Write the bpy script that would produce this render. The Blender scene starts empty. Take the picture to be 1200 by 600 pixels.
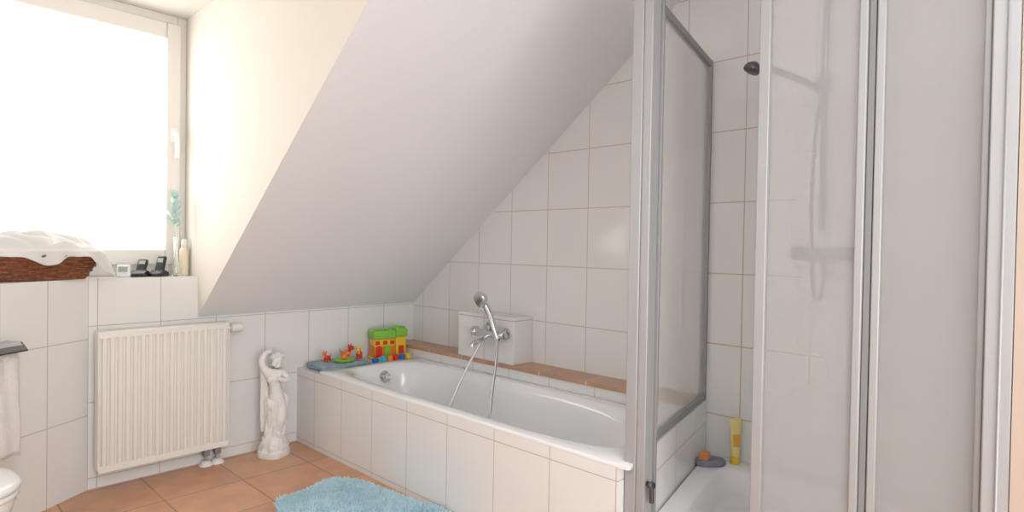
import bpy, bmesh, math, random
from mathutils import Vector, Matrix, noise
random.seed(7)
S = bpy.context.scene
COL = S.collection
rad = math.radians

# ---------------------------------------------------------------- materials
def nt(name):
    m = bpy.data.materials.new(name); m.use_nodes = True
    n = m.node_tree; n.nodes.clear()
    return m, n, n.nodes, n.links
def pbr(name, col, rough=.5, metal=0, spec=.5, noise_amt=0, noise_scale=20, bump=0, bump_scale=80, trans=0, coat=0, alpha=1):
    m, t, N, L = nt(name)
    o = N.new('ShaderNodeOutputMaterial'); p = N.new('ShaderNodeBsdfPrincipled')
    L.new(p.outputs[0], o.inputs[0])
    p.inputs['Base Color'].default_value = (*col, 1)
    p.inputs['Roughness'].default_value = rough
    p.inputs['Metallic'].default_value = metal
    p.inputs['Specular IOR Level'].default_value = spec
    p.inputs['Transmission Weight'].default_value = trans
    p.inputs['Coat Weight'].default_value = coat
    p.inputs['Alpha'].default_value = alpha
    g = N.new('ShaderNodeNewGeometry')
    if noise_amt:
        nz = N.new('ShaderNodeTexNoise'); nz.inputs['Scale'].default_value = noise_scale
        nz.inputs['Detail'].default_value = 5
        L.new(g.outputs['Position'], nz.inputs['Vector'])
        mr = N.new('ShaderNodeMapRange'); mr.inputs[1].default_value=.3; mr.inputs[2].default_value=.7
        mr.inputs[3].default_value = 1-noise_amt; mr.inputs[4].default_value = 1+noise_amt*.4
        L.new(nz.outputs[0], mr.inputs[0])
        h = N.new('ShaderNodeHueSaturation'); h.inputs['Color'].default_value=(*col,1)
        L.new(mr.outputs[0], h.inputs['Value']); L.new(h.outputs[0], p.inputs['Base Color'])
    if bump:
        nb = N.new('ShaderNodeTexNoise'); nb.inputs['Scale'].default_value = bump_scale; nb.inputs['Detail'].default_value=6
        L.new(g.outputs['Position'], nb.inputs['Vector'])
        b = N.new('ShaderNodeBump'); b.inputs['Strength'].default_value=bump; b.inputs['Distance'].default_value=.01
        L.new(nb.outputs[0], b.inputs['Height']); L.new(b.outputs[0], p.inputs['Normal'])
    return m
def tile_mat(name, udir, u0, W, v0, H, vdir=(0,0,1), col=(.8,.77,.73), grout=(.45,.38,.32), gw=.0038, rough=.12, var=.03, mottled=0, shower_grout=None):
    m, t, N, L = nt(name)
    o = N.new('ShaderNodeOutputMaterial'); p = N.new('ShaderNodeBsdfPrincipled'); L.new(p.outputs[0], o.inputs[0])
    g = N.new('ShaderNodeNewGeometry')
    def M(op, a, b=None, c=None):
        n = N.new('ShaderNodeMath'); n.operation = op
        for i, x in enumerate((a,b,c)):
            if x is None: continue
            if isinstance(x,(int,float)): n.inputs[i].default_value = x
            else: L.new(x, n.inputs[i])
        return n.outputs[0]
    def coord(d, o0, s):
        dp = N.new('ShaderNodeVectorMath'); dp.operation='DOT_PRODUCT'
        L.new(g.outputs['Position'], dp.inputs[0]); dp.inputs[1].default_value = d
        return M('DIVIDE', M('SUBTRACT', dp.outputs['Value'], o0), s)
    cu = coord(udir,u0,W); cv = coord(vdir,v0,H)
    du = M('MULTIPLY', M('PINGPONG', cu, .5), W); dv = M('MULTIPLY', M('PINGPONG', cv, .5), H)
    d = M('MINIMUM', du, dv)
    mr = N.new('ShaderNodeMapRange'); mr.interpolation_type='SMOOTHSTEP'
    mr.inputs[1].default_value = gw*.3; mr.inputs[2].default_value = gw*.75
    L.new(d, mr.inputs[0])
    cb = N.new('ShaderNodeCombineXYZ'); L.new(M('FLOOR',cu),cb.inputs[0]); L.new(M('FLOOR',cv),cb.inputs[1])
    wn = N.new('ShaderNodeTexWhiteNoise'); L.new(cb.outputs[0], wn.inputs['Vector'])
    val = M('ADD', M('MULTIPLY', wn.outputs['Value'], var), 1-var*.5)
    nz = N.new('ShaderNodeTexNoise'); nz.inputs['Scale'].default_value = 5 if not mottled else 9; nz.inputs['Detail'].default_value=6
    L.new(g.outputs['Position'], nz.inputs['Vector'])
    val = M('ADD', val, M('MULTIPLY', M('SUBTRACT', nz.outputs[0], .5), mottled or .03))
    h = N.new('ShaderNodeHueSaturation'); h.inputs['Color'].default_value=(*col,1); L.new(val, h.inputs['Value'])
    mx = N.new('ShaderNodeMix'); mx.data_type='RGBA'
    L.new(mr.outputs[0], mx.inputs['Factor']); mx.inputs[6].default_value=(*grout,1); L.new(h.outputs[0], mx.inputs[7])
    if shower_grout:
        sx = N.new('ShaderNodeSeparateXYZ'); L.new(g.outputs['Position'], sx.inputs[0])
        a = M('LESS_THAN', sx.outputs[1], 1.18)
        zz = N.new('ShaderNodeMapRange'); L.new(sx.outputs[2], zz.inputs[0]); zz.inputs[1].default_value=1.5; zz.inputs[2].default_value=.9
        a = M('MULTIPLY', a, zz.outputs[0])
        gx = N.new('ShaderNodeMix'); gx.data_type='RGBA'; L.new(a, gx.inputs['Factor'])
        gx.inputs[6].default_value=(*grout,1); gx.inputs[7].default_value=(*shower_grout,1)
        L.new(gx.outputs[2], mx.inputs[6])
    L.new(mx.outputs[2], p.inputs['Base Color'])
    rr = N.new('ShaderNodeMapRange'); L.new(mr.outputs[0], rr.inputs[0]); rr.inputs[3].default_value=.8; rr.inputs[4].default_value=rough
    L.new(rr.outputs[0], p.inputs['Roughness'])
    b = N.new('ShaderNodeBump'); b.inputs['Strength'].default_value=.3; b.inputs['Distance'].default_value=.002
    L.new(mr.outputs[0], b.inputs['Height']); L.new(b.outputs[0], p.inputs['Normal'])
    return m
def hazy_glass(name, fac, col=(.8,.79,.78), rough=.4):
    m, t, N, L = nt(name)
    o = N.new('ShaderNodeOutputMaterial'); p = N.new('ShaderNodeBsdfPrincipled'); tr = N.new('ShaderNodeBsdfTransparent'); mx = N.new('ShaderNodeMixShader')
    p.inputs['Base Color'].default_value=(*col,1); p.inputs['Roughness'].default_value=rough
    tr.inputs[0].default_value=(.96,.96,.96,1)
    g = N.new('ShaderNodeNewGeometry'); nz = N.new('ShaderNodeTexNoise'); nz.inputs['Scale'].default_value=2; nz.inputs['Detail'].default_value=3
    L.new(g.outputs['Position'], nz.inputs['Vector'])
    mr = N.new('ShaderNodeMapRange'); mr.inputs[1].default_value=.3; mr.inputs[2].default_value=.7; mr.inputs[3].default_value=fac-.02; mr.inputs[4].default_value=fac+.02
    L.new(nz.outputs[0], mr.inputs[0]); L.new(mr.outputs[0], mx.inputs[0])
    L.new(tr.outputs[0], mx.inputs[1]); L.new(p.outputs[0], mx.inputs[2]); L.new(mx.outputs[0], o.inputs[0])
    return m

TW = (.825,.818,.80); GR=(.52,.475,.43)
m_gable = tile_mat('tile_gable',(0,1,0),1.555,.27,.745,.307,col=TW,grout=GR,shower_grout=(.58,.38,.19))
m_wwall = tile_mat('tile_window_wall',(1,0,0),2.254,.262,.755,.352,col=TW,grout=GR)
dgd = Vector((.826,.583,0)).normalized()
DP = Vector((.647,3.28,0))
m_diag = tile_mat('tile_diagonal',tuple(dgd),DP.dot(dgd),.205,.344,.352,col=TW,grout=GR)
m_tub_t = tile_mat('tile_tub',(0,1,0),1.366,.285,.385,.36,col=(.82,.812,.80),grout=GR)
m_sidet = tile_mat('tile_side',(1,0,0),2.3,.27,.40,.307,col=TW,grout=GR,shower_grout=(.58,.38,.19))
m_terra_ledge = tile_mat('tile_terracotta_ledge',(0,1,0),1.4,.30,5,9,col=(.54,.31,.20),grout=(.68,.56,.46),gw=.007,mottled=.5,rough=.35)
m_floor = tile_mat('tile_floor',(1,0,0),.52,.34,.19,.34,vdir=(0,1,0),col=(.61,.32,.185),grout=(.40,.25,.17),gw=.0065,mottled=.6,var=.12,rough=.30)
m_slope = pbr('plaster_slope',(.855,.87,.89),.9,noise_amt=.01,noise_scale=3,bump=.05)
m_cheek = pbr('plaster_cream',(.84,.785,.70),.9,bump=.05)
m_white = pbr('plaster_white',(.86,.87,.88),.9)
m_ceil = pbr('plaster_ceiling',(.76,.73,.67),.9)
m_tan = pbr('plaster_tan',(.50,.40,.33),.9)
m_pvc = pbr('pvc_white',(.78,.76,.72),.3)
m_enam = pbr('enamel_white',(.87,.87,.87),.08,coat=.5)
m_rad = pbr('radiator_paint',(.86,.83,.78),.35)
m_chrome = pbr('chrome',(.66,.67,.69),.14,metal=1)
m_alu = pbr('aluminium_satin',(.43,.435,.44),.55,metal=.35)
m_alud = pbr('aluminium_grey',(.34,.34,.345),.55,metal=.4)
m_seal = pbr('seal_grey',(.24,.24,.245),.5)
m_black = pbr('black_plastic',(.015,.016,.02),.3)
m_dark = pbr('dark_metal',(.12,.12,.13),.25,metal=.8)
m_gyp = pbr('white_plaster',(.83,.82,.80),.75,noise_amt=.06,noise_scale=30,bump=.25,bump_scale=60)
m_mat = pbr('mat_blue',(.58,.79,.86),.95,noise_amt=.10,noise_scale=25)
m_towel = pbr('towel_blue',(.42,.53,.61),.95,noise_amt=.25,noise_scale=45,bump=.6,bump_scale=350)
m_cloth = pbr('white_cloth',(.68,.67,.66),.9,bump=.15,bump_scale=300)
m_wick = pbr('wicker',(.27,.095,.042),.55,noise_amt=.5,noise_scale=60,bump=.3,bump_scale=150)
m_paper = pbr('paper',(.80,.78,.755),.95,bump=.5,bump_scale=160)
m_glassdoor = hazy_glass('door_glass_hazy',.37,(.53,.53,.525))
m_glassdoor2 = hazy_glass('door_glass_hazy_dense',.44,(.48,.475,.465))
m_glassside = hazy_glass('side_glass_hazy',.34,(.82,.81,.79))
def plast(n,c,r=.35): return pbr(n,c,r)
c_or=plast('plastic_orange',(.85,.22,.03)); c_ye=plast('plastic_yellow',(.88,.58,.04)); c_gr=plast('plastic_green',(.24,.55,.06))
c_bl=plast('plastic_blue',(.02,.17,.62)); c_rd=plast('plastic_red',(.72,.04,.02)); c_tq=plast('plastic_turquoise',(.03,.50,.62))
c_gy=pbr('sponge_grey',(.26,.26,.33),.9,bump=.6,bump_scale=200)
c_tqt=pbr('turquoise_translucent',(.66,.83,.79),.3,trans=.4)
c_cream=plast('cream_plastic',(.78,.70,.50)); c_white=plast('white_plastic',(.78,.78,.76)); c_lcd=plast('lcd_grey',(.35,.4,.36))

# ---------------------------------------------------------------- mesh builder
class MB:
    def __init__(s): s.v=[]; s.f=[]; s.mi=[]; s.cur=0
    def _add(s, vs, fs, mat=None):
        b=len(s.v)
        for v in vs:
            v=Vector(v); s.v.append(mat@v if mat else v)
        for f in fs: s.f.append([b+i for i in f]); s.mi.append(s.cur)
        return s
    def box(s,x0,x1,y0,y1,z0,z1,mat=None):
        vs=[(x,y,z) for x in (x0,x1) for y in (y0,y1) for z in (z0,z1)]
        return s._add(vs,[(0,1,3,2),(4,6,7,5),(0,4,5,1),(2,3,7,6),(0,2,6,4),(1,5,7,3)],mat)
    def prism(s,poly,axis,a0,a1,mat=None):
        def P(p,a):
            if axis=='x': return (a,p[0],p[1])
            if axis=='y': return (p[0],a,p[1])
            return (p[0],p[1],a)
        n=len(poly); vs=[P(p,a0) for p in poly]+[P(p,a1) for p in poly]
        fs=[list(range(n))[::-1],list(range(n,2*n))]+[(i,(i+1)%n,n+(i+1)%n,n+i) for i in range(n)]
        return s._add(vs,fs,mat)
    def rings(s,rs,close=True,cap0=True,cap1=True,mat=None):
        n=len(rs[0]); vs=[p for r in rs for p in r]; fs=[]
        for k in range(len(rs)-1):
            for i in range(n if close else n-1):
                j=(i+1)%n; fs.append((k*n+i,k*n+j,(k+1)*n+j,(k+1)*n+i))
        if cap0: fs.append(list(range(n))[::-1])
        if cap1: fs.append([(len(rs)-1)*n+i for i in range(n)])
        return s._add(vs,fs,mat)
    def lathe(s,prof,mat=None,segs=28,cap0=True,cap1=True,sx=1,sy=1):
        rs=[[(r*sx*math.cos(2*math.pi*i/segs),r*sy*math.sin(2*math.pi*i/segs),z) for i in range(segs)] for r,z in prof]
        return s.rings(rs,True,cap0,cap1,mat)
    def tube(s,pts,r,segs=10,closed=False,mat=None):
        pts=[Vector(p) for p in pts]; n=len(pts); rr=r if isinstance(r,(list,tuple)) else [r]*n
        T=[]
        for i in range(n):
            a=pts[(i-1)%n] if (closed or i>0) else pts[i]; b=pts[(i+1)%n] if (closed or i<n-1) else pts[i]
            T.append((b-a).normalized())
        up=Vector((0,0,1)) if abs(T[0].z)<.9 else Vector((1,0,0))
        N0=T[0].cross(up).normalized(); rs=[]
        for i in range(n):
            N0=(N0-T[i]*N0.dot(T[i]))
            N0.normalize(); B=T[i].cross(N0)
            rs.append([pts[i]+rr[i]*(math.cos(2*math.pi*k/segs)*N0+math.sin(2*math.pi*k/segs)*B) for k in range(segs)])
        if closed: rs.append(rs[0]); return s.rings(rs,True,False,False,mat)
        return s.rings(rs,True,True,True,mat)
    def sph(s,c,r,segs=20,ring=12,mat=None):
        if isinstance(r,(int,float)): r=(r,r,r)
        rs=[]
        for k in range(1,ring):
            a=math.pi*k/ring
            rs.append([(c[0]+r[0]*math.sin(a)*math.cos(2*math.pi*i/segs),c[1]+r[1]*math.sin(a)*math.sin(2*math.pi*i/segs),c[2]-r[2]*math.cos(a)) for i in range(segs)])
        b=len(s.v); s.rings(rs,True,False,False,mat)
        def tr(p): p=Vector(p); return mat@p if mat else p
        s.v.append(tr((c[0],c[1],c[2]-r[2]))); s.v.append(tr((c[0],c[1],c[2]+r[2]))); lo=len(s.v)-2; hi=lo+1
        for i in range(segs):
            j=(i+1)%segs
            s.f.append([lo,b+j,b+i]); s.mi.append(s.cur)
            t=b+(ring-2)*segs; s.f.append([t+i,t+j,hi]); s.mi.append(s.cur)
        return s
def cr(pts,k=8,closed=False):
    pts=[Vector(p) for p in pts]; n=len(pts); out=[]
    rng=range(n) if closed else range(n-1)
    for i in rng:
        if closed: p0,p1,p2,p3=pts[(i-1)%n],pts[i],pts[(i+1)%n],pts[(i+2)%n]
        else: p0,p1,p2,p3=pts[max(i-1,0)],pts[i],pts[i+1],pts[min(i+2,n-1)]
        for j in range(k):
            t=j/k
            out.append(.5*((2*p1)+(p2-p0)*t+(2*p0-5*p1+4*p2-p3)*t*t+(3*p1-p0-3*p2+p3)*t**3))
    if not closed: out.append(pts[-1])
    return out
def align(loc,d):
    return Matrix.Translation(Vector(loc))@Vector(d).to_track_quat('Z','Y').to_matrix().to_4x4()

def build(name,mb,mats,origin=(0,0,0),parent=None,smooth=True,bevel=0,bsegs=2,subsurf=0,solid=0,angle=35,label=None,category=None,kind=None,group=None,normals=True):
    me=bpy.data.meshes.new(name); o=Vector(origin)
    me.from_pydata([v-o for v in mb.v],[],mb.f)
    if not isinstance(mats,(list,tuple)): mats=[mats]
    for m in mats: me.materials.append(m)
    for p,i in zip(me.polygons,mb.mi): p.material_index=min(i,len(mats)-1); p.use_smooth=smooth
    if normals:
        bm=bmesh.new(); bm.from_mesh(me); bmesh.ops.recalc_face_normals(bm,faces=bm.faces); bm.to_mesh(me); bm.free()
    if smooth: me.set_sharp_from_angle(angle=rad(angle))
    ob=bpy.data.objects.new(name,me); COL.objects.link(ob)
    if parent: ob.parent=parent
    else: ob.location=o
    if solid:
        x=ob.modifiers.new('s','SOLIDIFY'); x.thickness=solid; x.offset=0
    if bevel:
        x=ob.modifiers.new('b','BEVEL'); x.width=bevel; x.segments=bsegs; x.limit_method='ANGLE'; x.angle_limit=rad(40)
    if subsurf:
        x=ob.modifiers.new('u','SUBSURF'); x.levels=subsurf; x.render_levels=subsurf
    if label: ob['label']=label
    if category: ob['category']=category
    if kind: ob['kind']=kind
    if group: ob['group']=group
    return ob
def thing(name,loc,label,category,rotz=0,kind=None,group=None):
    e=bpy.data.objects.new(name,None); e.empty_display_size=.05; COL.objects.link(e); e.location=loc; e.rotation_euler=(0,0,rotz)
    if label: e['label']=label
    if category: e['category']=category
    if kind: e['kind']=kind
    if group: e['group']=group
    return e
def struct(name,mb,mat,label,**k):
    return build(name,mb,mat,kind='structure',label=label,category=name.split('_')[0],**k)

# ---------------------------------------------------------------- room shell
GX=2.494; WY=3.28; SZ=.765; SL=.78; CZ=2.46; DZ=2.34; CX=1.116; SILL=.975
def slope_y(z): return WY-(z-SZ)/SL
struct('floor',MB().box(-.7,2.62,-1.4,3.6,-.1,0),m_floor,'terracotta coloured square ceramic floor tiles',smooth=False)
mb=MB().box(-.7,2.62,-1.4,slope_y(CZ),CZ,CZ+.1)
struct('ceiling',mb,m_white,'flat white plaster ceiling',smooth=False)
mb=MB().prism([(WY,SZ),(slope_y(CZ),CZ),(slope_y(CZ),CZ+.12),(WY+.22,SZ+.0),(WY+.22,SZ)],'x',CX,GX+.1)
struct('wall_slope',mb,m_slope,'white painted sloping attic wall over the bathtub',smooth=False)
mb=MB().box(-.7,CX+.02,slope_y(CZ)-.02,3.6,DZ,DZ+.1).box(-.7,CX+.02,slope_y(CZ)-.03,slope_y(CZ)+.02,DZ,CZ+.05)
struct('ceiling_dormer',mb,m_ceil,'white plaster ceiling of the dormer',smooth=False)
mb=MB().prism([(WY,SZ+.001),(3.6,SZ+.001),(3.6,DZ+.05),(slope_y(DZ+.05),DZ+.05)],'x',CX-.001,CX+.06)
struct('wall_dormer',mb,m_cheek,'cream plaster side wall of the dormer',smooth=False)
mb=MB().box(-.7,CX,WY,3.6,0,SILL).box(CX,GX+.1,WY,3.6,0,SZ+.03)
struct('wall_window',mb,m_wwall,'white tiled knee wall below the window',smooth=False)
mb=MB().box(GX,GX+.12,-.1,3.6,0,CZ+.12)
struct('wall_gable',mb,m_gable,'white tiled gable wall behind tub and shower',smooth=False)
mb=MB().box(1.72,GX,-.06,.092,0,CZ)
struct('wall_shower',mb,m_sidet,'white tiled side wall of the shower niche',smooth=False)
struct('wall_right',MB().box(1.70,1.80,-1.4,.092,0,CZ),m_tan,'tan painted wall beside the shower',smooth=False)
struct('wall_back',MB().box(-.7,1.8,-1.5,-1.4,0,CZ),m_white,'white plaster wall',smooth=False)
struct('wall_left',MB().box(-.8,-.7,-1.5,3.6,0,CZ+.1),m_white,'white plaster wall',smooth=False)
mb=MB().prism([(DP.x,DP.y),(-.7, DP.y-(DP.x+.7)*dgd.y/dgd.x),(-.7,WY)],'z',0,SILL)
struct('wall_diagonal',mb,m_diag,'white tiled boxed-in diagonal wall behind the toilet',smooth=False)
struct('wall_ledge',MB().box(2.337,GX,1.19,WY,0,.490),m_tub_t,'white tiled boxing behind the tub',smooth=False)
struct('trim_1',MB().box(2.332,GX,1.19,WY,.490,.511),m_terra_ledge,'terracotta tiled ledge along the tub',smooth=False)
mb=MB().box(2.34,GX,2.19,2.64,.511,.768)
m_box=tile_mat('tile_box',(0,1,0),2.42,.6,.750,.9,col=(.82,.81,.79),grout=GR,gw=.005)
struct('wall_tap_box',mb,m_box,'white tiled boxing carrying the bath tap',bevel=.003)

# window
w=thing('window_1',(CX,3.46,SILL),'white plastic dormer window with a single large pane','window',kind='structure')
wx0,wx1,wz0,wz1=-.55,CX-.001,SILL,DZ
def frame_mb(x0,x1,z0,z1,y0,y1,wl,wr,wb,wt):
    return MB().box(x0,x0+wl,y0,y1,z0,z1).box(x1-wr,x1,y0,y1,z0,z1).box(x0+wl,x1-wr,y0,y1,z0,z0+wb).box(x0+wl,x1-wr,y0,y1,z1-wt,z1)
build('window_frame',frame_mb(wx0,wx1,wz0,wz1,3.475,3.54,.05,.045,.07,.06),m_pvc,origin=w.location,parent=w,bevel=.004)
build('sash',frame_mb(wx0+.045,wx1-.03,wz0+.055,wz1-.045,3.455,3.52,.07,.07,.08,.085),m_pvc,origin=w.location,parent=w,bevel=.008)
m_wg,t,N,L=nt('window_glass'); o_=N.new('ShaderNodeOutputMaterial'); tr=N.new('ShaderNodeBsdfTransparent'); gl=N.new('ShaderNodeBsdfGlossy'); gl.inputs['Roughness'].default_value=.05; mx=N.new('ShaderNodeMixShader'); mx.inputs[0].default_value=.04
L.new(tr.outputs[0],mx.inputs[1]); L.new(gl.outputs[0],mx.inputs[2]); L.new(mx.outputs[0],o_.inputs[0])
build('glass',MB().box(wx0+.10,wx1-.08,3.495,3.501,wz0+.11,wz1-.11),m_wg,origin=w.location,parent=w,smooth=False)
hx,hz=CX-.066,1.71
m_hdl=pbr('handle_white',(.86,.86,.85),.25)
mb=MB().box(hx-.015,hx+.015,3.443,3.456,hz-.038,hz+.038)
mb.tube([(hx,3.45,hz),(hx,3.410,hz)],.010).tube(cr([(hx,3.410,hz+.006),(hx,3.402,hz-.03),(hx,3.400,hz-.125)],5),[.012]*6+[.011]*5)
build('window_handle',mb,m_hdl,origin=w.location,parent=w,bevel=.002)

# ---------------------------------------------------------------- bathtub
tub=thing('bathtub',(1.995,2.09,0),'white enamel built-in bathtub with tiled front','bathtub')
def sring(cx,cy,hx,hy,n,z,N_=112):
    r=[]
    for i in range(N_):
        a=2*math.pi*i/N_; c,s_=math.cos(a),math.sin(a)
        r.append((cx+hx*math.copysign(abs(c)**(2/n),c),cy+hy*math.copysign(abs(s_)**(2/n),s_),z))
    return r
SLN=.2150
def line_y(x): return 1.02+(x-1.75)*SLN       # centre line of the skewed glass screen
def tub_skew(r):
    out=[]
    for x,y,z in r:
        y0=1.08; y1=3.04; lo=line_y(x)+.030
        out.append((x,y1-(y1-y)*(y1-lo)/(y1-y0),z))
    return out
cy=2.06
rs=[sring(1.997,cy,.336,.978,60,.430),sring(1.997,cy,.337,.980,60,.441),sring(1.997,cy,.334,.977,60,.4445),
    sring(2.0,cy+.01,.290,.918,6,.4445),sring(2.0,cy+.01,.279,.906,5,.442),sring(2.0,cy+.01,.270,.894,4.5,.434),
    sring(2.0,cy+.01,.258,.868,4,.38),sring(2.0,cy+.03,.247,.825,3.6,.28),sring(2.0,cy+.05,.232,.765,3.4,.17),sring(2.0,cy+.07,.20,.70,3.2,.10),sring(2.0,cy+.08,.15,.60,3,.072),sring(2.0,cy+.08,.05,.2,2,.068)]
mb=MB().rings([tub_skew(r) for r in rs],True,False,True)
build('basin',mb,m_enam,origin=tub.location,parent=tub,angle=50)
mb=MB().box(1.66,1.70,1.075,WY-.001,0,.4295).box(1.70,2.334,3.035,WY-.001,0,.430)
mb.prism([(1.70,line_y(1.7)+.07),(1.76,line_y(1.76)+.026),(2.33,line_y(2.33)+.026),(2.33,line_y(2.33)+.05),(1.70,1.12)],'z',0,.428)
build('tiled_apron',mb,m_tub_t,origin=tub.location,parent=tub,smooth=False,label='white tiled tub front and corner shelf')
A=align((2.03,2.945,.375),(0,-1,.08))
mb=MB().lathe([(.034,0),(.036,.008),(.034,.014),(.024,.016),(.022,.03),(.026,.034),(.024,.042),(.01,.044)],A).box(-.022,.022,-.004,.004,.044,.05,A)
build('overflow_knob',mb,m_chrome,origin=tub.location,parent=tub,label='round chrome overflow knob')

A0=Vector((1.75,1.02,0)); A1=Vector((GX,line_y(GX),0)); sd=(A1-A0).normalized(); sn=Vector((-sd.y,sd.x,0))
def sidepoly(a0,a1,n0,n1):
    p=[A0+sd*a0+sn*n0,A0+sd*a1+sn*n0,A0+sd*a1+sn*n1,A0+sd*a0+sn*n1]; return [(q.x,q.y) for q in p]
Ls=(A1-A0).length-.004
struct('wall_shower_low',MB().prism(sidepoly(.006,Ls-.006,-.018,.022),'z',0,.495),m_sidet,'low white tiled wall between shower and tub',smooth=False)

# ---------------------------------------------------------------- shower
tray=thing('shower_tray',(2.1,.56,0),'white enamel raised shower tray','shower tray')
def tr_ring(h,n,z):
    out=[]
    for x,y,z in sring(2.107,.55,.382-h,.45-h,n,z,88):
        hi=line_y(x)-.022; out.append((x,.10+(y-.10)*(hi-.10)/.90,z))
    return out
rs=[tr_ring(0,26,0),tr_ring(0,26,.255),tr_ring(.005,24,.262),tr_ring(.065,7,.262),tr_ring(.078,6,.25),tr_ring(.095,5,.16),tr_ring(.12,4,.14),tr_ring(.30,2.5,.132)]
build('tray_body',MB().rings(rs,True,True,True),m_enam,origin=tray.location,parent=tray,angle=50)
build('drain',MB().lathe([(.045,0),(.045,.004),(.03,.007),(.01,.007)],Matrix.Translation((2.2,.6,.132))),m_chrome,origin=tray.location,parent=tray)

enc=thing('shower_enclosure',(1.73,1.03,0),'silver framed shower enclosure with hazy glass folding doors','shower enclosure')
O=enc.location
EZ0,EZ1=.265,1.985
mb=MB().box(1.695,1.742,1.032,1.072,0,1.99).box(1.700,1.752,1.000,1.032,0,1.99)
build('corner_post',mb,m_alu,origin=O,parent=enc,bevel=.003)
mb=MB().prism(sidepoly(.003,.018,-.028,-.0145),'z',.265,1.99)
build('post_seal',mb,m_alud,origin=O,parent=enc,bevel=.002)
sp=build('side_panel',MB().prism(sidepoly(.003,.022,-.014,.014),'z',.497,1.98).prism(sidepoly(Ls-.022,Ls,-.014,.014),'z',.497,1.98)
   .prism(sidepoly(.022,Ls-.022,-.012,.012),'z',.497,.525).prism(sidepoly(.022,Ls-.022,-.012,.012),'z',1.952,1.98),m_alud,origin=O,parent=enc,bevel=.002,label='grey framed fixed side panel')
build('glass_pane',MB().prism(sidepoly(.02,Ls-.02,-.003,.003),'z',.52,1.955),m_glassside,origin=O,parent=sp,smooth=False)
def door(y0,y1,x,glass,s0=.026,s1=.026):
    d=build('door_leaf',MB().box(x-.012,x+.012,y0,y0+s0,EZ0,1.96).box(x-.012,x+.012,y1-s1,y1,EZ0,1.96)
        .box(x-.010,x+.010,y0+s0,y1-s1,EZ0,EZ0+.03).box(x-.010,x+.010,y0+s0,y1-s1,1.93,1.96),m_alu,origin=O,parent=enc,bevel=.003)
    build('glass_pane',MB().box(x-.002,x+.002,y0+.012,y1-.02,EZ0+.025,1.935),glass,origin=O,parent=d,smooth=False)
    return d
d1=door(.392,.664,1.725,m_glassdoor,.020,.030); d2=door(.145,.374,1.735,m_glassdoor2,.014,.020)
build('door_seal',MB().box(1.722,1.742,.376,.390,EZ0,1.95),m_seal,origin=O,parent=enc,smooth=False)
mb=MB().box(1.701,1.75,.093,.143,EZ0,1.99).box(1.695,1.705,.112,.118,EZ0,1.985)
build('wall_profile',mb,m_alu,origin=O,parent=enc,bevel=.003)
build('top_rail',MB().box(1.705,1.755,.10,1.03,1.991,2.02),m_alu,origin=O,parent=enc,bevel=.003)
A=align((1.72,1.00,.385),(-.4,-1,0))
mb=MB().lathe([(.008,0),(.008,.012),(.012,.016),(.014,.022),(.012,.028),(.006,.03)],A,segs=20).tube([(1.712,.980,.38),(1.712,.978,.33)],.008,12)
build('knob',mb,m_dark,origin=O,parent=enc,label='small dark metal pull knob')

sy=.685
sf=thing('shower_set',(GX,sy,1.15),'chrome shower mixer with riser rail and hand shower','shower')
O=sf.location
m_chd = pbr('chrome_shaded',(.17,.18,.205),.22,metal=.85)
mb=MB().tube([(2.44,sy-.075,1.145),(2.44,sy+.075,1.145)],[.021,.021],16)
for d_ in(-.06,.06):
    mb.tube([(GX,sy+d_,1.145),(2.44,sy+d_,1.145)],.014)
    mb.lathe([(.03,0),(.028,.012),(.012,.014)],align((GX,sy+d_,1.145),(-1,0,0)))
build('mixer_tap',mb,m_chd,origin=O,parent=sf)
for sgn in (-1,1):
    build('tap_knob',MB().lathe([(.020,-.02),(.028,-.010),(.028,.014),(.022,.022),(.006,.024)],align((2.44,sy+.095*sgn,1.145),(0,sgn,0))),m_chd,origin=O,parent=sf)
mb=MB().tube([(2.45,.70,1.24),(2.45,.70,2.12)],.012,12).tube([(GX,.70,1.25),(2.45,.70,1.25)],.012).tube([(GX,.70,2.11),(2.45,.70,2.11)],.012)
build('riser_rail',mb,m_chd,origin=O,parent=sf)
mb=MB().tube([(2.45,.70,1.77),(2.45,.70,1.83)],.019,14).tube([(2.45,.70,1.80),(2.40,.71,1.79)],.016,12)
build('slider',mb,m_chd,origin=O,parent=sf)
hp=cr([(2.41,.70,1.75),(2.37,.75,1.79),(2.32,.82,1.825),(2.28,.875,1.85)],6)
mb=MB().tube(hp,[.012]*6+[.013]*7+[.015]*(len(hp)-13),12)
mb.lathe([(.006,.026),(.016,.019),(.027,.008),(.032,-.004),(.031,-.013),(.018,-.015)],align((2.262,.90,1.845),(.35,-.35,.9)))
build('hand_shower',mb,m_chd,origin=O,parent=sf)
hose=cr([(2.41,.70,1.745),(2.405,.715,1.6),(2.39,.72,1.35),(2.38,.71,1.1),(2.38,.70,.99),(2.41,.69,.98),(2.435,.685,1.04),(2.44,.685,1.12)],8)
build('hose',MB().tube(hose,.007,8),m_chd,origin=O,parent=sf)

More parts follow.
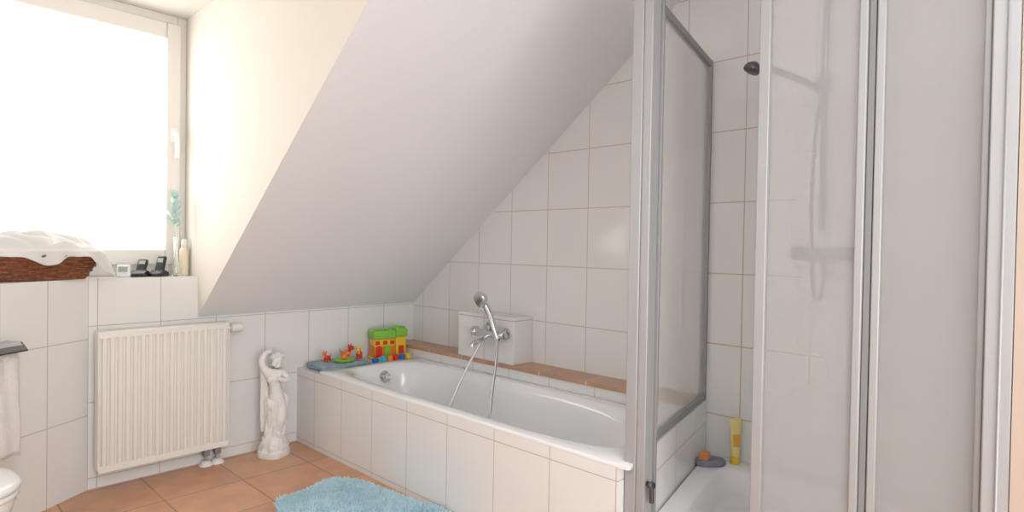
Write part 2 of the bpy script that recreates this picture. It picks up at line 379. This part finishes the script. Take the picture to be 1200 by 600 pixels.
# ---------------------------------------------------------------- bath mixer
my=2.32; mz=.678
bm_=thing('bath_mixer',(2.34,my,.67),'chrome bath mixer with hand shower and hose','tap')
O=bm_.location
mb=MB().tube([(2.275,my-.085,mz),(2.275,my+.085,mz)],.021,18)
for s_ in(-1,1):
    mb.tube([(2.34,my+s_*.075,mz),(2.275,my+s_*.075,mz)],.015,14)
    mb.lathe([(.034,0),(.032,.010),(.016,.016)],align((2.34,my+s_*.075,mz),(-1,0,0)))
mb.tube(cr([(2.275,my,mz-.01),(2.22,my,mz-.03),(2.165,my,mz-.045),(2.155,my,mz-.06)],5),.014,14)
mb.tube([(2.275,my,mz+.02),(2.275,my,mz+.035)],.013,14)
build('mixer_body',mb,m_chrome,origin=O,parent=bm_)
for s_ in(-1,1): 
    mb=MB()
    A=align((2.275,my+s_*.085,mz),(0,s_,0))
    mb.lathe([(.018,0),(.025,.006),(.027,.022),(.024,.038),(.012,.044),(.003,.045)],A)
    for k in range(3): mb.box(-.032,.032,-.006,.006,.012,.030,A@Matrix.Rotation(k*rad(60),4,'Z'))
    build('tap_knob',mb,m_chrome,origin=O,parent=bm_,bevel=.003)
mb=MB().tube([(2.275,my,mz+.03),(2.262,my-.02,mz+.055)],.017,14)
build('shower_cradle',mb,m_chrome,origin=O,parent=bm_)
hp=cr([(2.25,my-.095,mz-.02),(2.25,my-.07,mz+.03),(2.255,my-.035,mz+.10),(2.25,my-.0,mz+.155)],6)
mb=MB().tube(hp,[.012+.0004*i for i in range(len(hp))],14)
mb.lathe([(.006,-.030),(.026,-.024),(.042,-.004),(.047,.010),(.044,.018),(.030,.020)],align((2.235,my+.018,mz+.188),(-.8,.1,-.25)))
build('hand_shower',mb,m_chrome,origin=O,parent=bm_)
hose=cr([(2.25,my-.095,mz-.02),(2.235,my-.105,mz-.12),(2.19,my-.125,.40),(2.13,my-.145,.22),(2.06,my-.06,.105),(2.03,my+.06,.10),(2.06,my+.12,.17),(2.13,my+.12,.32),(2.20,my+.09,.48),(2.25,my+.05,.60),(2.27,my+.035,mz-.02)],9)
build('hose',MB().tube(hose,.0075,8),m_chrome,origin=O,parent=bm_)

# ---------------------------------------------------------------- radiator
ra=thing('radiator',(.957,3.23,.09),'cream white ribbed panel radiator under the window','radiator')
O=ra.location; x0,x1,z0,z1=.668,1.246,.088,.735; yf=3.195
n=18; P=[]; pitch=(x1-x0-.02)/n
P.append((x0+.004,yf+.014))
for i in range(n):
    a=x0+.01+i*pitch
    P+= [(a+pitch*.10,yf+.012),(a+pitch*.28,yf),(a+pitch*.72,yf),(a+pitch*.90,yf+.012)]
P.append((x1-.004,yf+.014))
mb=MB(); outer=P+[(x1-.004,yf+.02),(x0+.004,yf+.02)]
mb.prism(outer,'z',z0+.03,z1-.028)
mb.box(x0+.003,x1-.003,yf+.002,yf+.02,z0,z0+.032).box(x0+.003,x1-.003,yf+.002,yf+.02,z1-.032,z1-.004)
build('front_panel',mb,m_rad,origin=O,parent=ra,bevel=.002)
mb=MB().box(x0,x0+.006,yf+.004,3.262,z0+.01,z1).box(x1-.006,x1,yf+.004,3.262,z0+.01,z1).box(x0+.006,x1-.006,3.245,3.262,z0,z1-.01)
build('side_cover',mb,m_rad,origin=O,parent=ra,bevel=.002)
mb=MB().box(x0+.006,x1-.006,yf+.018,yf+.024,z1-.01,z1).box(x0+.006,x1-.006,3.25,3.258,z1-.01,z1)
for i in range(32):
    a=x0+.012+i*(x1-x0-.024)/31; mb.box(a-.003,a+.003,yf+.022,3.252,z1-.008,z1-.002)
build('top_grille',mb,m_rad,origin=O,parent=ra,smooth=False)
mb=MB().tube([(x1-.002,3.235,z1-.035),(x1+.02,3.235,z1-.035)],.012,14)
mb.lathe([(.014,0),(.022,.006),(.024,.050),(.018,.062),(.006,.064)],align((x1+.016,3.235,z1-.035),(1,0,0)))
build('thermostat_valve',mb,m_rad,origin=O,parent=ra)
for dx in(-.10,-.045):
    build('pipe',MB().tube([(x1+dx,3.235,z0+.005),(x1+dx,3.235,.02)],.008,12),m_alu,origin=O,parent=ra)
    build('pipe_union',MB().box(x1+dx-.015,x1+dx+.015,3.22,3.25,z0-.040,z0-.005),m_seal,origin=O,parent=ra,bevel=.003)
    build('pipe_collar',MB().lathe([(.034,0),(.034,.004),(.018,.022),(.012,.024)],Matrix.Translation((x1+dx,3.235,0))),m_rad,origin=O,parent=ra)

# ---------------------------------------------------------------- toilet (local frame: +y away from wall)
TP=DP-dgd*.86
tn=Vector((dgd.y,-dgd.x,0)); ang=math.atan2(tn.y,tn.x)-math.pi/2
TP=TP+tn*.002
to=thing('toilet',(TP.x,TP.y,-.04),'white wall-hung toilet with closed lid','toilet',rotz=ang)
def egg(w_,l,y0,z,N_=48,back=.6):
    r=[]
    for i in range(N_):
        a=2*math.pi*i/N_; c,s_=math.cos(a),math.sin(a)
        yy=l*.42+ (l*.58*s_ if s_>0 else l*.42*math.copysign(abs(s_)**back,s_))
        r.append((w_*math.copysign(abs(c)**(1 if s_>0 else .8),c),y0+yy,z))
    return r
mb=MB().rings([egg(.10,.30,.005,.06),egg(.13,.38,.005,.10),egg(.155,.44,.005,.20),egg(.175,.49,.005,.31),egg(.182,.51,.005,.36),egg(.178,.505,.005,.375)])
build('bowl',mb,m_enam,parent=to,angle=60)
mb=MB().rings([egg(.180,.49,.03,.377),egg(.185,.497,.028,.382),egg(.185,.497,.028,.392),egg(.180,.49,.03,.397)])
build('seat',mb,m_enam,parent=to,angle=60)
mb=MB().rings([egg(.180,.49,.03,.399),egg(.187,.50,.028,.404),egg(.187,.50,.028,.414),egg(.175,.48,.035,.424),egg(.12,.36,.08,.430),egg(.03,.1,.2,.432)])
build('lid',mb,m_enam,parent=to,angle=60)

HP=DP-dgd*.475+tn*.004
th=thing('toilet_paper_holder',(HP.x,HP.y,.712),'dark metal covered toilet paper holder with hanging white paper','toilet paper holder',rotz=ang)
mb=MB().prism([(.0,.02),(.03,.040),(.09,.040),(.118,.010),(.116,.004),(.088,.032),(.032,.032),(.002,.012)],'x',-.072,.08)
build('cover_flap',mb,m_dark,parent=th,bevel=.001)
mb=MB().prism([(.012,.029),(.031,.0415),(.089,.0415),(.101,.029),(.100,.027),(.088,.0405),(.032,.0405)],'x',-.064,.074)
build('flap_top',mb,m_alu,parent=th,label='bright steel top of the flap')
mb=MB().tube([(-.066,0,-.01),(-.066,.06,-.015)],.005).tube([(-.066,.06,-.015),(.06,.06,-.015)],.005)
build('holder_arm',mb,m_chrome,parent=th)
rr_=.034
build('paper_roll',MB().tube([(-.054,.06,-.015),(.056,.06,-.015)],rr_,28),m_paper,parent=th)
mb=MB(); vs=[];fs=[]; NC=28; NRW=16
for i in range(NRW):
    t=i/(NRW-1); z=-.015-.385*t
    for k in range(NC):
        u_=k/(NC-1); amp=.001+.0035*t
        vs.append((-.054+.110*u_*(1+.04*math.sin(t*5))+.003*math.sin(t*6),.06+rr_+.001+.004*t+amp*math.sin(u_*11+t*2.2)+.005*noise.noise(Vector((u_*3,t*5,0))),z+.008*t*math.sin(u_*4)))
for i in range(NRW-1):
    for k in range(NC-1): a=i*NC+k; fs.append((a,a+1,a+NC+1,a+NC))
mb._add(vs,fs); build('paper_sheet',mb,m_paper,parent=th,solid=.0015,angle=180)

# ---------------------------------------------------------------- statue
B=Vector((1.46,3.140,0))
st=thing('statuette',tuple(B),'white plaster figurine of a draped woman with raised arm','statue')
rs=[]
for k,(r,z,nn) in enumerate([(.072,0,3),(.075,.008,3),(.074,.030,3),(.068,.036,2.6),(.070,.055,2.6),(.064,.080,2.4),(.058,.102,2.2),(.036,.117,2)]):
    ring=[]
    for x,y,_ in sring(0,0,r,r,nn,0,64):
        d=1+((.20*noise.noise(Vector((x*45,y*45,z*30)))) if k>2 else 0)
        a=rad(25); ring.append((B.x+d*(x*math.cos(a)-y*math.sin(a)),B.y+d*(x*math.sin(a)+y*math.cos(a)),z))
    rs.append(ring)
build('plinth',MB().rings(rs),m_gyp,origin=B,parent=st,angle=30)
fd=Vector((-.43,-.90,0)); rt=Vector((-fd.y,fd.x,0))
def Pp(a,f_,z): return rt*a+fd*f_+Vector((0,0,z))
rs=[]
for k in range(24):
    t=k/23; z=.10+.225*t
    r=.052-.006*math.sin(t*math.pi*.75)+.010*t
    ring=[]
    cc=B+Pp(.014*math.sin(t*2.6),-.006,0)
    for i in range(96):
        a=2*math.pi*i/96
        w2=1+.12*math.sin(a*6+t*5)+.08*math.sin(a*11-t*6)
        if t>.92: w2*=1-.15*(t-.92)/.08
        ring.append((cc.x+r*w2*math.cos(a),cc.y+r*.86*w2*math.sin(a),z+.022*math.sin(a+.6)*t))
    rs.append(ring)
build('drapery',MB().rings(rs),m_gyp,origin=B,parent=st,angle=80)
rs=[]
for k in range(20):
    t=k/19; z=.13+.42*t; ring=[]
    c0=B+Pp(-.036-.024*t,-.022,0)
    for i in range(48):
        a=2*math.pi*i/48; w2=1+.22*math.sin(a*5+t*4)
        ra_=.027+.003*math.sin(t*6)-.008*t
        v=rt*(ra_*w2*math.cos(a))+fd*(.016*w2*math.sin(a))
        ring.append((c0.x+v.x,c0.y+v.y,z))
    rs.append(ring)
build('hanging_cloth',MB().rings(rs),m_gyp,origin=B,parent=st,angle=80)
joints={ 'pel':(Pp(.020,0,.325),(.047,.037)),'wst':(Pp(.008,0,.368),(.035,.029)),'chs':(Pp(-.004,.004,.412),(.044,.033)),'sho':(Pp(-.006,0,.448),(.036,.027)),
 'nck':(Pp(.002,.004,.470),(.017,.017)),'hd0':(Pp(.010,.014,.494),(.023,.025)),'hd1':(Pp(.014,.012,.520),(.026,.029)),'hd2':(Pp(.014,.004,.542),(.018,.020)),
 'ls':(Pp(-.046,0,.458),(.022,.022)),'le':(Pp(-.070,.0,.516),(.020,.020)),'lh':(Pp(-.044,-.008,.560),(.016,.016)),'lf':(Pp(-.012,-.010,.568),(.014,.012)),
 'rs':(Pp(.040,0,.448),(.021,.021)),'re':(Pp(.074,.012,.406),(.018,.018)),'rh':(Pp(.044,.042,.414),(.014,.014)),'rf':(Pp(.016,.048,.430),(.012,.009)),
 'lk0':(Pp(-.010,0,.27),(.032,.032)),'lk1':(Pp(-.014,.020,.20),(.024,.024)),'lk2':(Pp(-.020,.0,.125),(.015,.015)),'lk3':(Pp(-.022,.036,.112),(.014,.010)),
 'rk0':(Pp(.036,.006,.27),(.034,.034)),'rk1':(Pp(.034,.040,.20),(.027,.027)),'rk2':(Pp(.022,.022,.125),(.016,.016)),'rk3':(Pp(.024,.052,.112),(.014,.010))}
ed=[('pel','wst'),('wst','chs'),('chs','sho'),('sho','nck'),('nck','hd0'),('hd0','hd1'),('hd1','hd2'),('sho','ls'),('ls','le'),('le','lh'),('lh','lf'),('sho','rs'),('rs','re'),('re','rh'),('rh','rf'),
    ('pel','lk0'),('lk0','lk1'),('lk1','lk2'),('lk2','lk3'),('pel','rk0'),('rk0','rk1'),('rk1','rk2'),('rk2','rk3')]
keys=list(joints); me=bpy.data.meshes.new('figure'); me.from_pydata([joints[k][0] for k in keys],[(keys.index(a),keys.index(b)) for a,b in ed],[])
ob=bpy.data.objects.new('figure',me); COL.objects.link(ob); ob.parent=st; me.materials.append(m_gyp)
sk=ob.modifiers.new('skin','SKIN'); sk.use_smooth_shade=True
for i,k in enumerate(keys): me.skin_vertices[0].data[i].radius=joints[k][1]
me.skin_vertices[0].data[0].use_root=True
su=ob.modifiers.new('u','SUBSURF'); su.levels=2; su.render_levels=2
mb=MB()
hc=B+Pp(.014,-.008,.530)
mb.sph(hc,(.033,.033,.030)); mb.sph(B+Pp(.022,-.036,.520),.021)
for i in range(13):
    a=i*.52; mb.sph(hc+Vector((.029*math.cos(a),.029*math.sin(a),.006+.006*math.sin(i*2))),.0115,10,8)
build('hair',mb,m_gyp,origin=B,parent=st)
build('face',MB().sph(B+Pp(.013,.039,.508),(.006,.007,.009),10,8).sph(B+Pp(.012,.037,.497),(.008,.004,.003),8,6).sph(B+Pp(.011,.031,.488),(.010,.008,.008),8,6),m_gyp,origin=B,parent=st)
for a in(-.022,.012): build('bust',MB().sph(B+Pp(a,.030,.420),.018),m_gyp,origin=B,parent=st)

# ---------------------------------------------------------------- bath mat
mt=thing('bath_mat',(1.395,2.165,0),'light blue shaggy bath mat beside the tub','bath mat',rotz=rad(9))
hxm,hym=.205,.37
mb=MB().rings([sring(0,0,hxm,hym,6,.002,64),sring(0,0,hxm+.004,hym+.004,6,.008,64),sring(0,0,hxm-.01,hym-.01,6,.014,64)])
build('backing',mb,m_mat,parent=mt)
mb=MB(); vs=[];fs=[]
for i in range(17000):
    x=random.uniform(-hxm,hxm); y=random.uniform(-hym,hym)
    if (abs(x)/hxm)**6+(abs(y)/hym)**6>1: continue
    h=.022+.008*noise.noise(Vector((x*9,y*9,0)))+random.uniform(0,.012)
    lx=random.uniform(-.014,.014)+.014*noise.noise(Vector((x*7,y*7,5))); ly=random.uniform(-.014,.014)+.014*noise.noise(Vector((x*7,y*7,9)))
    r=.0042; a=random.random()*6; b=len(vs)
    for k in range(3): vs.append((x+r*math.cos(a+k*2.094),y+r*math.sin(a+k*2.094),.010))
    for k in range(3): vs.append((x+lx*.6+r*.8*math.cos(a+k*2.094),y+ly*.6+r*.8*math.sin(a+k*2.094),.010+h*.7))
    vs.append((x+lx,y+ly,.010+h))
    for k in range(3):
        j=(k+1)%3; fs.append((b+k,b+j,b+3+j,b+3+k)); fs.append((b+3+k,b+3+j,b+6))
mb._add(vs,fs); p_=build('pile',mb,m_mat,parent=mt,normals=False); p_['kind']='stuff'

# ---------------------------------------------------------------- basket + cloth
BC=Vector((.420,3.275,SILL))
bk=thing('wicker_basket',tuple(BC),'reddish brown oval wicker basket on the window ledge','basket')
rx,ry,bh=.262,.125,.105
def wr(t): return .80+.20*t
mb=MB(); nr=9; nst=28
for k in range(nr):
    t=k/(nr-1); z=.008+t*(bh-.02)
    pts=[]
    for i in range(nst*4):
        a=2*math.pi*i/(nst*4); off=.005*math.sin(a*nst/2+math.pi*k)
        pts.append(BC+Vector(((rx*wr(t)+off)*math.cos(a),(ry*wr(t)+off)*math.sin(a),z)))
    mb.tube(pts,.0068,6,closed=True)
for i in range(nst):
    a=2*math.pi*(i+.5)/nst
    mb.tube([BC+Vector((rx*wr(t)*math.cos(a),ry*wr(t)*math.sin(a),.004+t*bh)) for t in(0,.5,1)],.004,6)
build('woven_side',mb,m_wick,origin=BC,parent=bk)
mb=MB()
for ph in(0,math.pi):
    pts=[BC+Vector(((rx+.004+.006*math.cos(a*22+ph))*math.cos(a),(ry+.004+.006*math.cos(a*22+ph))*math.sin(a),bh+.006*math.sin(a*22+ph))) for a in [2*math.pi*i/220 for i in range(220)]]
    mb.tube(pts,.0075,6,closed=True)
build('braided_rim',mb,m_wick,origin=BC,parent=bk)
build('basket_bottom',MB().lathe([(1,0.002),(1,.01)],Matrix.Translation(BC)@Matrix.Diagonal((rx*.80,ry*.80,1,1)),segs=48),m_wick,origin=BC,parent=bk)
mb=MB(); NA,NR=200,40; rs=[]
for j in range(NR+1):
    q=j/NR*1.30; ring=[]
    for i in range(NA):
        a=2*math.pi*i/NA; c,s_=math.cos(a),math.sin(a)
        px,py=c*q,s_*q
        big=noise.noise(Vector((px*1.7+3,py*1.7,1.3)))
        crease=abs(noise.noise(Vector((px*3.0,py*3.0+2,4))))*1.3-.25
        spill=max(0,math.cos(a-rad(-14)))**26
        hang=.20+.55*max(0,noise.noise(Vector((c*1.8,s_*1.8,7)))+.1)+.75*spill
        rr=min(q,1.10)
        x=rx*rr*c; y=ry*rr*s_
        lim=1 if q<.85 else max(.18,1-(q-.85)*5)
        z=bh+.024+.080*(1-min(q/1.05,1)**2.4)+lim*(.034*big+.022*crease)
        if q>.9: z=max(z,bh+.019)
        if q>1.10:
            d=(q-1.10)/.20; z-=d*hang*.115+.004; w3=math.sin(a*14+4*big)
            x+=c*.010*d*(1+w3); y+=s_*.010*d*(1+w3)
            x+=.030*spill*d
        z=max(z,.006)
        ring.append(BC+Vector((x,y,z)))
    rs.append(ring)
mb.rings(rs[1:],True,True,False)
build('cloth',mb,m_cloth,origin=BC,solid=.003,subsurf=1,label='crumpled white cloth draped over a wicker basket',category='cloth',angle=180)

# ---------------------------------------------------------------- small things on the sill
def P0(x,y,z=SILL): return Vector((x,y,z))
ck=thing('desk_clock',tuple(P0(.80,3.345)),'small white digital clock on the window sill','clock',rotz=rad(-30))
build('clock_case',MB().prism([(-.012,0),(.016,0),(.010,.060),(-.006,.060)],'x',-.028,.028),c_white,parent=ck,bevel=.005)
build('clock_display',MB().prism([(-.0135,.026),(-.012,.026),(-.0085,.050),(-.010,.050)],'x',-.019,.019),c_lcd,parent=ck,smooth=False)
def phone(x,y,rz,tilt,label,scale=1):
    e=thing('cordless_phone',tuple(P0(x,y)),label,'telephone',rotz=rz,group='phones on the window sill')
    build('charging_cradle',MB().prism([(-.038,0),(.038,0),(.034,.024),(.005,.034),(-.034,.016)],'x',-.035,.035),m_black,parent=e,bevel=.006)
    A=Matrix.Translation((0,.004,.014))@Matrix.Rotation(tilt,4,'X')
    build('handset',MB().box(-.022,.022,-.010,.010,0,.092*scale,A),m_black,parent=e,bevel=.008,bsegs=3)
    build('screen',MB().box(-.014,.014,-.0112,-.0098,.056*scale,.078*scale,A),c_lcd,parent=e,smooth=False)
phone(.872,3.36,rad(-35),rad(-34),'black cordless phone leaning back in its charger',.9)
phone(.952,3.35,rad(-50),rad(-18),'black cordless phone standing in its charger beside a vase',1)
va=thing('flower_vase',tuple(P0(1.035,3.36)),'slim clear vase with a pale turquoise artificial flower','vase')
O=Vector(va.location)
m_vg=pbr('vase_glass',(.90,.93,.92),.08,trans=.8)
build('vase_body',MB().lathe([(.018,0),(.021,.01),(.016,.05),(.010,.10),(.009,.16),(.013,.20)],Matrix.Translation(O),cap1=False),m_vg,origin=O,parent=va)
c_stem=plast('pale_stem',(.65,.80,.72))
build('stem',MB().tube(cr([O+Vector((0,0,.02)),O+Vector((.002,0,.2)),O+Vector((-.008,0,.32)),O+Vector((-.004,-.004,.40))],6),.003,8),c_stem,origin=O,parent=va)
mb=MB()
for i in range(16):
    a=i*2.4; zz=.25+.010*i; ln=.042+.012*math.sin(i*1.9)
    A=Matrix.Translation(O+Vector((-.006,0,zz)))@Matrix.Rotation(a,4,'Z')@Matrix.Rotation(rad(48-i*1.6),4,'Y')
    mb.sph((0,0,ln*.6),(.004,.017,ln*.55),12,8,A)
build('flower_head',mb,c_tqt,origin=O,parent=va)
bo=thing('lotion_bottle',tuple(P0(1.085,3.40)),'pale yellow plastic bottle on the sill beside the window','bottle')
O=Vector(bo.location)
build('bottle_body',MB().lathe([(.020,0),(.022,.004),(.022,.12),(.019,.14),(.010,.15)],Matrix.Translation(O)),c_cream,origin=O,parent=bo)
build('bottle_cap',MB().lathe([(.012,.15),(.013,.152),(.013,.185),(.010,.19)],Matrix.Translation(O)),c_white,origin=O,parent=bo)

# ---------------------------------------------------------------- towel and toys on tub corner
PZ=.4445
mb=MB()
def slab(cx,cy,hx_,hy_,z,h,rot,seed):
    rs=[]
    for zz,ins in((0,.006),(h*.25,0),(h*.75,0),(h,.006)):
        ring=[]
        for p in sring(0,0,hx_-ins,hy_-ins,8,0,72):
            x,y=p[0],p[1]; nn=.006*noise.noise(Vector((x*12,y*12,seed)))
            ring.append((cx+(x*math.cos(rot)-y*math.sin(rot))*(1+nn*2),cy+(x*math.sin(rot)+y*math.cos(rot))*(1+nn*2),z+zz+nn*.6))
        rs.append(ring)
    mb.rings(rs)
T0=PZ-.012
slab(1.86,3.155,.17,.105,T0+.004,.009,.06,1); slab(1.855,3.15,.165,.10,T0+.012,.008,.0,4); slab(1.85,3.155,.16,.098,T0+.020,.008,.05,8)
build('folded_towel',mb,m_towel,origin=(1.86,3.155,T0),label='greyish light blue folded towel on the tub corner',category='towel',angle=80)
TZ=T0+.031
H0=Vector((2.215,3.178,.431)); hs=thing('toy_house',tuple(H0),'yellow, orange and green plastic brick toy house','toy house',rotz=rad(-14))
build('toy_base',MB().box(-.112,.112,-.06,.06,0,.018),c_ye,parent=hs,bevel=.004)
build('toy_wall',MB().box(-.104,.035,-.052,.052,.018,.080),c_or,parent=hs,bevel=.005)
build('upper_wall',MB().box(-.104,.035,-.052,.052,.081,.130),c_ye,parent=hs,bevel=.005)
build('side_tower',MB().box(.036,.106,-.054,.054,.018,.140),c_ye,parent=hs,bevel=.005,label='yellow block tower part')
build('toy_roof',MB().prism([(-.112,.131),(.035,.131),(.035,.176),(.026,.184),(-.104,.184),(-.112,.176)],'y',-.06,.06),c_gr,parent=hs,bevel=.005)
build('tower_roof',MB().prism([(.036,.141),(.113,.141),(.113,.186),(.104,.194),(.044,.194),(.036,.186)],'y',-.062,.062),c_gr,parent=hs,bevel=.005)
for x,c in((-.075,c_rd),(-.020,c_gr)):
    pl=[(x-.019,.024),(x+.019,.024),(x+.019,.070)]+[(x+.019*math.cos(rad(a)),.070+.02*math.sin(rad(a))) for a in range(30,180,30)]+[(x-.019,.070)]
    build('toy_door',MB().prism(pl,'y',-.058,-.050),c,parent=hs,smooth=False)
build('toy_door',MB().box(.053,.090,-.060,-.052,.035,.085),c_rd,parent=hs,bevel=.003)
for x in(-.085,-.035,.012): build('toy_window',MB().box(x-.014,x+.014,-.058,-.050,.096,.120),c_rd,parent=hs,bevel=.002)
for x in(-.095,-.070,-.045,-.020,.005,.055,.080,.100):
    z=.183 if x<.033 else .193
    build('roof_stud',MB().lathe([(.009,z),(.009,z+.009),(.007,z+.011)],Matrix.Translation((x,-.03,0)),segs=16),c_gr,parent=hs)
bmesh_=MB().box(-.016,.016,-.016,.016,0,.032)
for i,(x,y,c,nm,rz) in enumerate([(2.085,3.03,c_tq,'turquoise',.2),(2.128,3.026,c_or,'orange',-.3),(2.172,3.03,c_rd,'red',.1),(2.216,3.026,c_bl,'blue',.5),(2.262,3.028,c_ye,'yellow',0),(2.058,3.075,c_bl,'blue',.4)]):
    b=build('toy_block',bmesh_,c,bevel=.004,label='%s plastic toy block in front of the toy house'%nm,category='toy block',group='toy blocks by the toy house')
    b.location=(x,y,PZ+.0005 if y<3.06 else .431); b.rotation_euler=(0,0,rz)
def animal(x,y,z,rz,cb,ch,s,label):
    e=thing('toy_animal',(x,y,z),label,'toy animal',rotz=rz,group='toy animals on the towel')
    mb=MB().sph((0,0,.026*s),(.026*s,.018*s,.018*s),16,10)
    for a in(-1,1):
        for b in(-1,1): mb.tube([(a*.014*s,b*.010*s,.02*s),(a*.015*s,b*.011*s,0)],.006*s,8)
    mb.tube(cr([(-.024*s,0,.03*s),(-.034*s,0,.038*s),(-.036*s,0,.05*s)],4),.003*s,6)
    build('toy_body',mb,cb,parent=e)
    mb=MB().tube([(.016*s,0,.03*s),(.026*s,0,.052*s)],.008*s,8).sph((.030*s,0,.058*s),(.016*s,.013*s,.013*s),14,10).sph((.043*s,0,.054*s),(.008*s,.008*s,.006*s),10,8)
    for a in(-1,1): mb.sph((.024*s,a*.011*s,.071*s),(.004*s,.005*s,.008*s),8,6)
    build('toy_head',mb,ch,parent=e)
    for a in(-1,1): build('toy_eye',MB().sph((.041*s,a*.008*s,.063*s),.0028*s,8,6),m_black,parent=e)
animal(1.79,3.17,TZ,rad(200),c_rd,c_or,.85,'small red plastic toy animal on the towel')
animal(1.93,3.20,TZ,rad(-60),c_or,c_rd,1.1,'orange and red plastic toy animal on the towel')
animal(1.985,3.14,TZ-.002,rad(230),c_rd,c_ye,1.05,'red and yellow plastic toy animal on the towel')
pl=thing('toy_dish',(1.865,3.11,TZ-.001),'green round plastic toy dish with an orange ball','toy')
build('dish_plate',MB().lathe([(.04,0),(.055,.004),(.064,.016),(.060,.018),(.045,.009),(.02,.008)],segs=32),c_gr,parent=pl)
build('toy_ball',MB().sph((0,0,.026),.018),c_or,parent=pl)

# ---------------------------------------------------------------- shower items
rz_=.2622
spg=build('bath_sponge',MB().rings([sring(0,0,.058,.030,3,0,40),sring(0,0,.062,.034,3,.008,40),sring(0,0,.061,.033,3,.020,40),sring(0,0,.054,.027,3,.026,40)]),c_gy,label='blue-grey sponge on the shower tray rim',category='sponge')
spg.location=(2.358,1.078,rz_); spg.rotation_euler=(0,0,rad(-40))
c_osp=pbr('sponge_orange',(.80,.30,.12),.9,bump=.6,bump_scale=250)
s2=build('massage_sponge',MB().rings([sring(0,0,.024,.018,3,0,30),sring(0,0,.027,.020,3,.006,30),sring(0,0,.026,.019,3,.024,30),sring(0,0,.018,.012,3,.030,30)]),c_osp,label='small orange sponge lying on a grey sponge',category='sponge')
s2.location=(2.338,1.094,rz_+.0265)
tb=thing('shower_gel_tube',(2.447,1.012,rz_),'yellow shower gel tube standing on its cap','tube')
tb.rotation_euler=(0,0,rad(-47))
rs=[]
for k in range(9):
    t=k/8; ring=[]
    for i in range(28):
        a=2*math.pi*i/28; ring.append(((.019+.007*t)*math.cos(a),(.019*(1-t)+.002)*math.sin(a),.035+.155*t))
    rs.append(ring)
c_yt=pbr('tube_yellow',(.84,.70,.30),.3)
build('tube_body',MB().rings(rs),c_yt,parent=tb)
build('tube_cap',MB().lathe([(.017,0),(.018,.002),(.018,.033),(.016,.035)]),c_ye,parent=tb)
c_lab=plast('label_orange',(.78,.42,.06))
build('tube_label',MB()._add([(-.014,-.0172,.075),(.014,-.0172,.075),(.015,-.0125,.125),(-.015,-.0125,.125)],[(0,1,2,3)]),c_lab,parent=tb,smooth=False,solid=.001)

# ---------------------------------------------------------------- light
w_=bpy.data.worlds.new('World'); S.world=w_; w_.use_nodes=True
bg=w_.node_tree.nodes['Background']; bg.inputs[0].default_value=(1,.99,.97,1); bg.inputs[1].default_value=4.2
def area(name,loc,rot,sx,sy,power,col,portal=False):
    l=bpy.data.lights.new(name,'AREA'); l.shape='RECTANGLE'; l.size=sx; l.size_y=sy; l.energy=power; l.color=col
    if portal: l.cycles.is_portal=True
    o=bpy.data.objects.new(name,l); COL.objects.link(o); o.location=loc; o.rotation_euler=rot; return o
area('window_portal',((wx0+wx1)/2,3.56,(wz0+wz1)/2),(rad(-90),0,0),1.6,1.3,1,(1,1,1),True)
area('ceiling_fill',(.3,-.3,2.44),(0,0,0),1.3,1.3,24,(.97,.985,1))  # added overhead fill that brightens the interior, not a fitting of the room
area('rear_fill',(.45,-1.33,1.05),(rad(98),0,0),1.8,1.8,50,(.925,.975,1))  # added fill light behind the camera, lifts slope and tiles like bounced flash

# ---------------------------------------------------------------- camera
yaw,pit,rol=rad(43.4),rad(-.82),rad(.95)
f=Vector((math.cos(yaw)*math.cos(pit),math.sin(yaw)*math.cos(pit),math.sin(pit)))
R0=f.cross(Vector((0,0,1))).normalized(); U0=R0.cross(f)
R=math.cos(rol)*R0+math.sin(rol)*U0; U=math.cos(rol)*U0-math.sin(rol)*R0
cam=bpy.data.cameras.new('camera'); co=bpy.data.objects.new('camera',cam); COL.objects.link(co)
M4=Matrix((R,U,-f)).transposed().to_4x4(); M4.translation=Vector((0,0,1.15)); co.matrix_world=M4
cam.lens=20.9; cam.sensor_width=36; cam.clip_start=.02
S.camera=co
S.view_settings.view_transform='Standard'
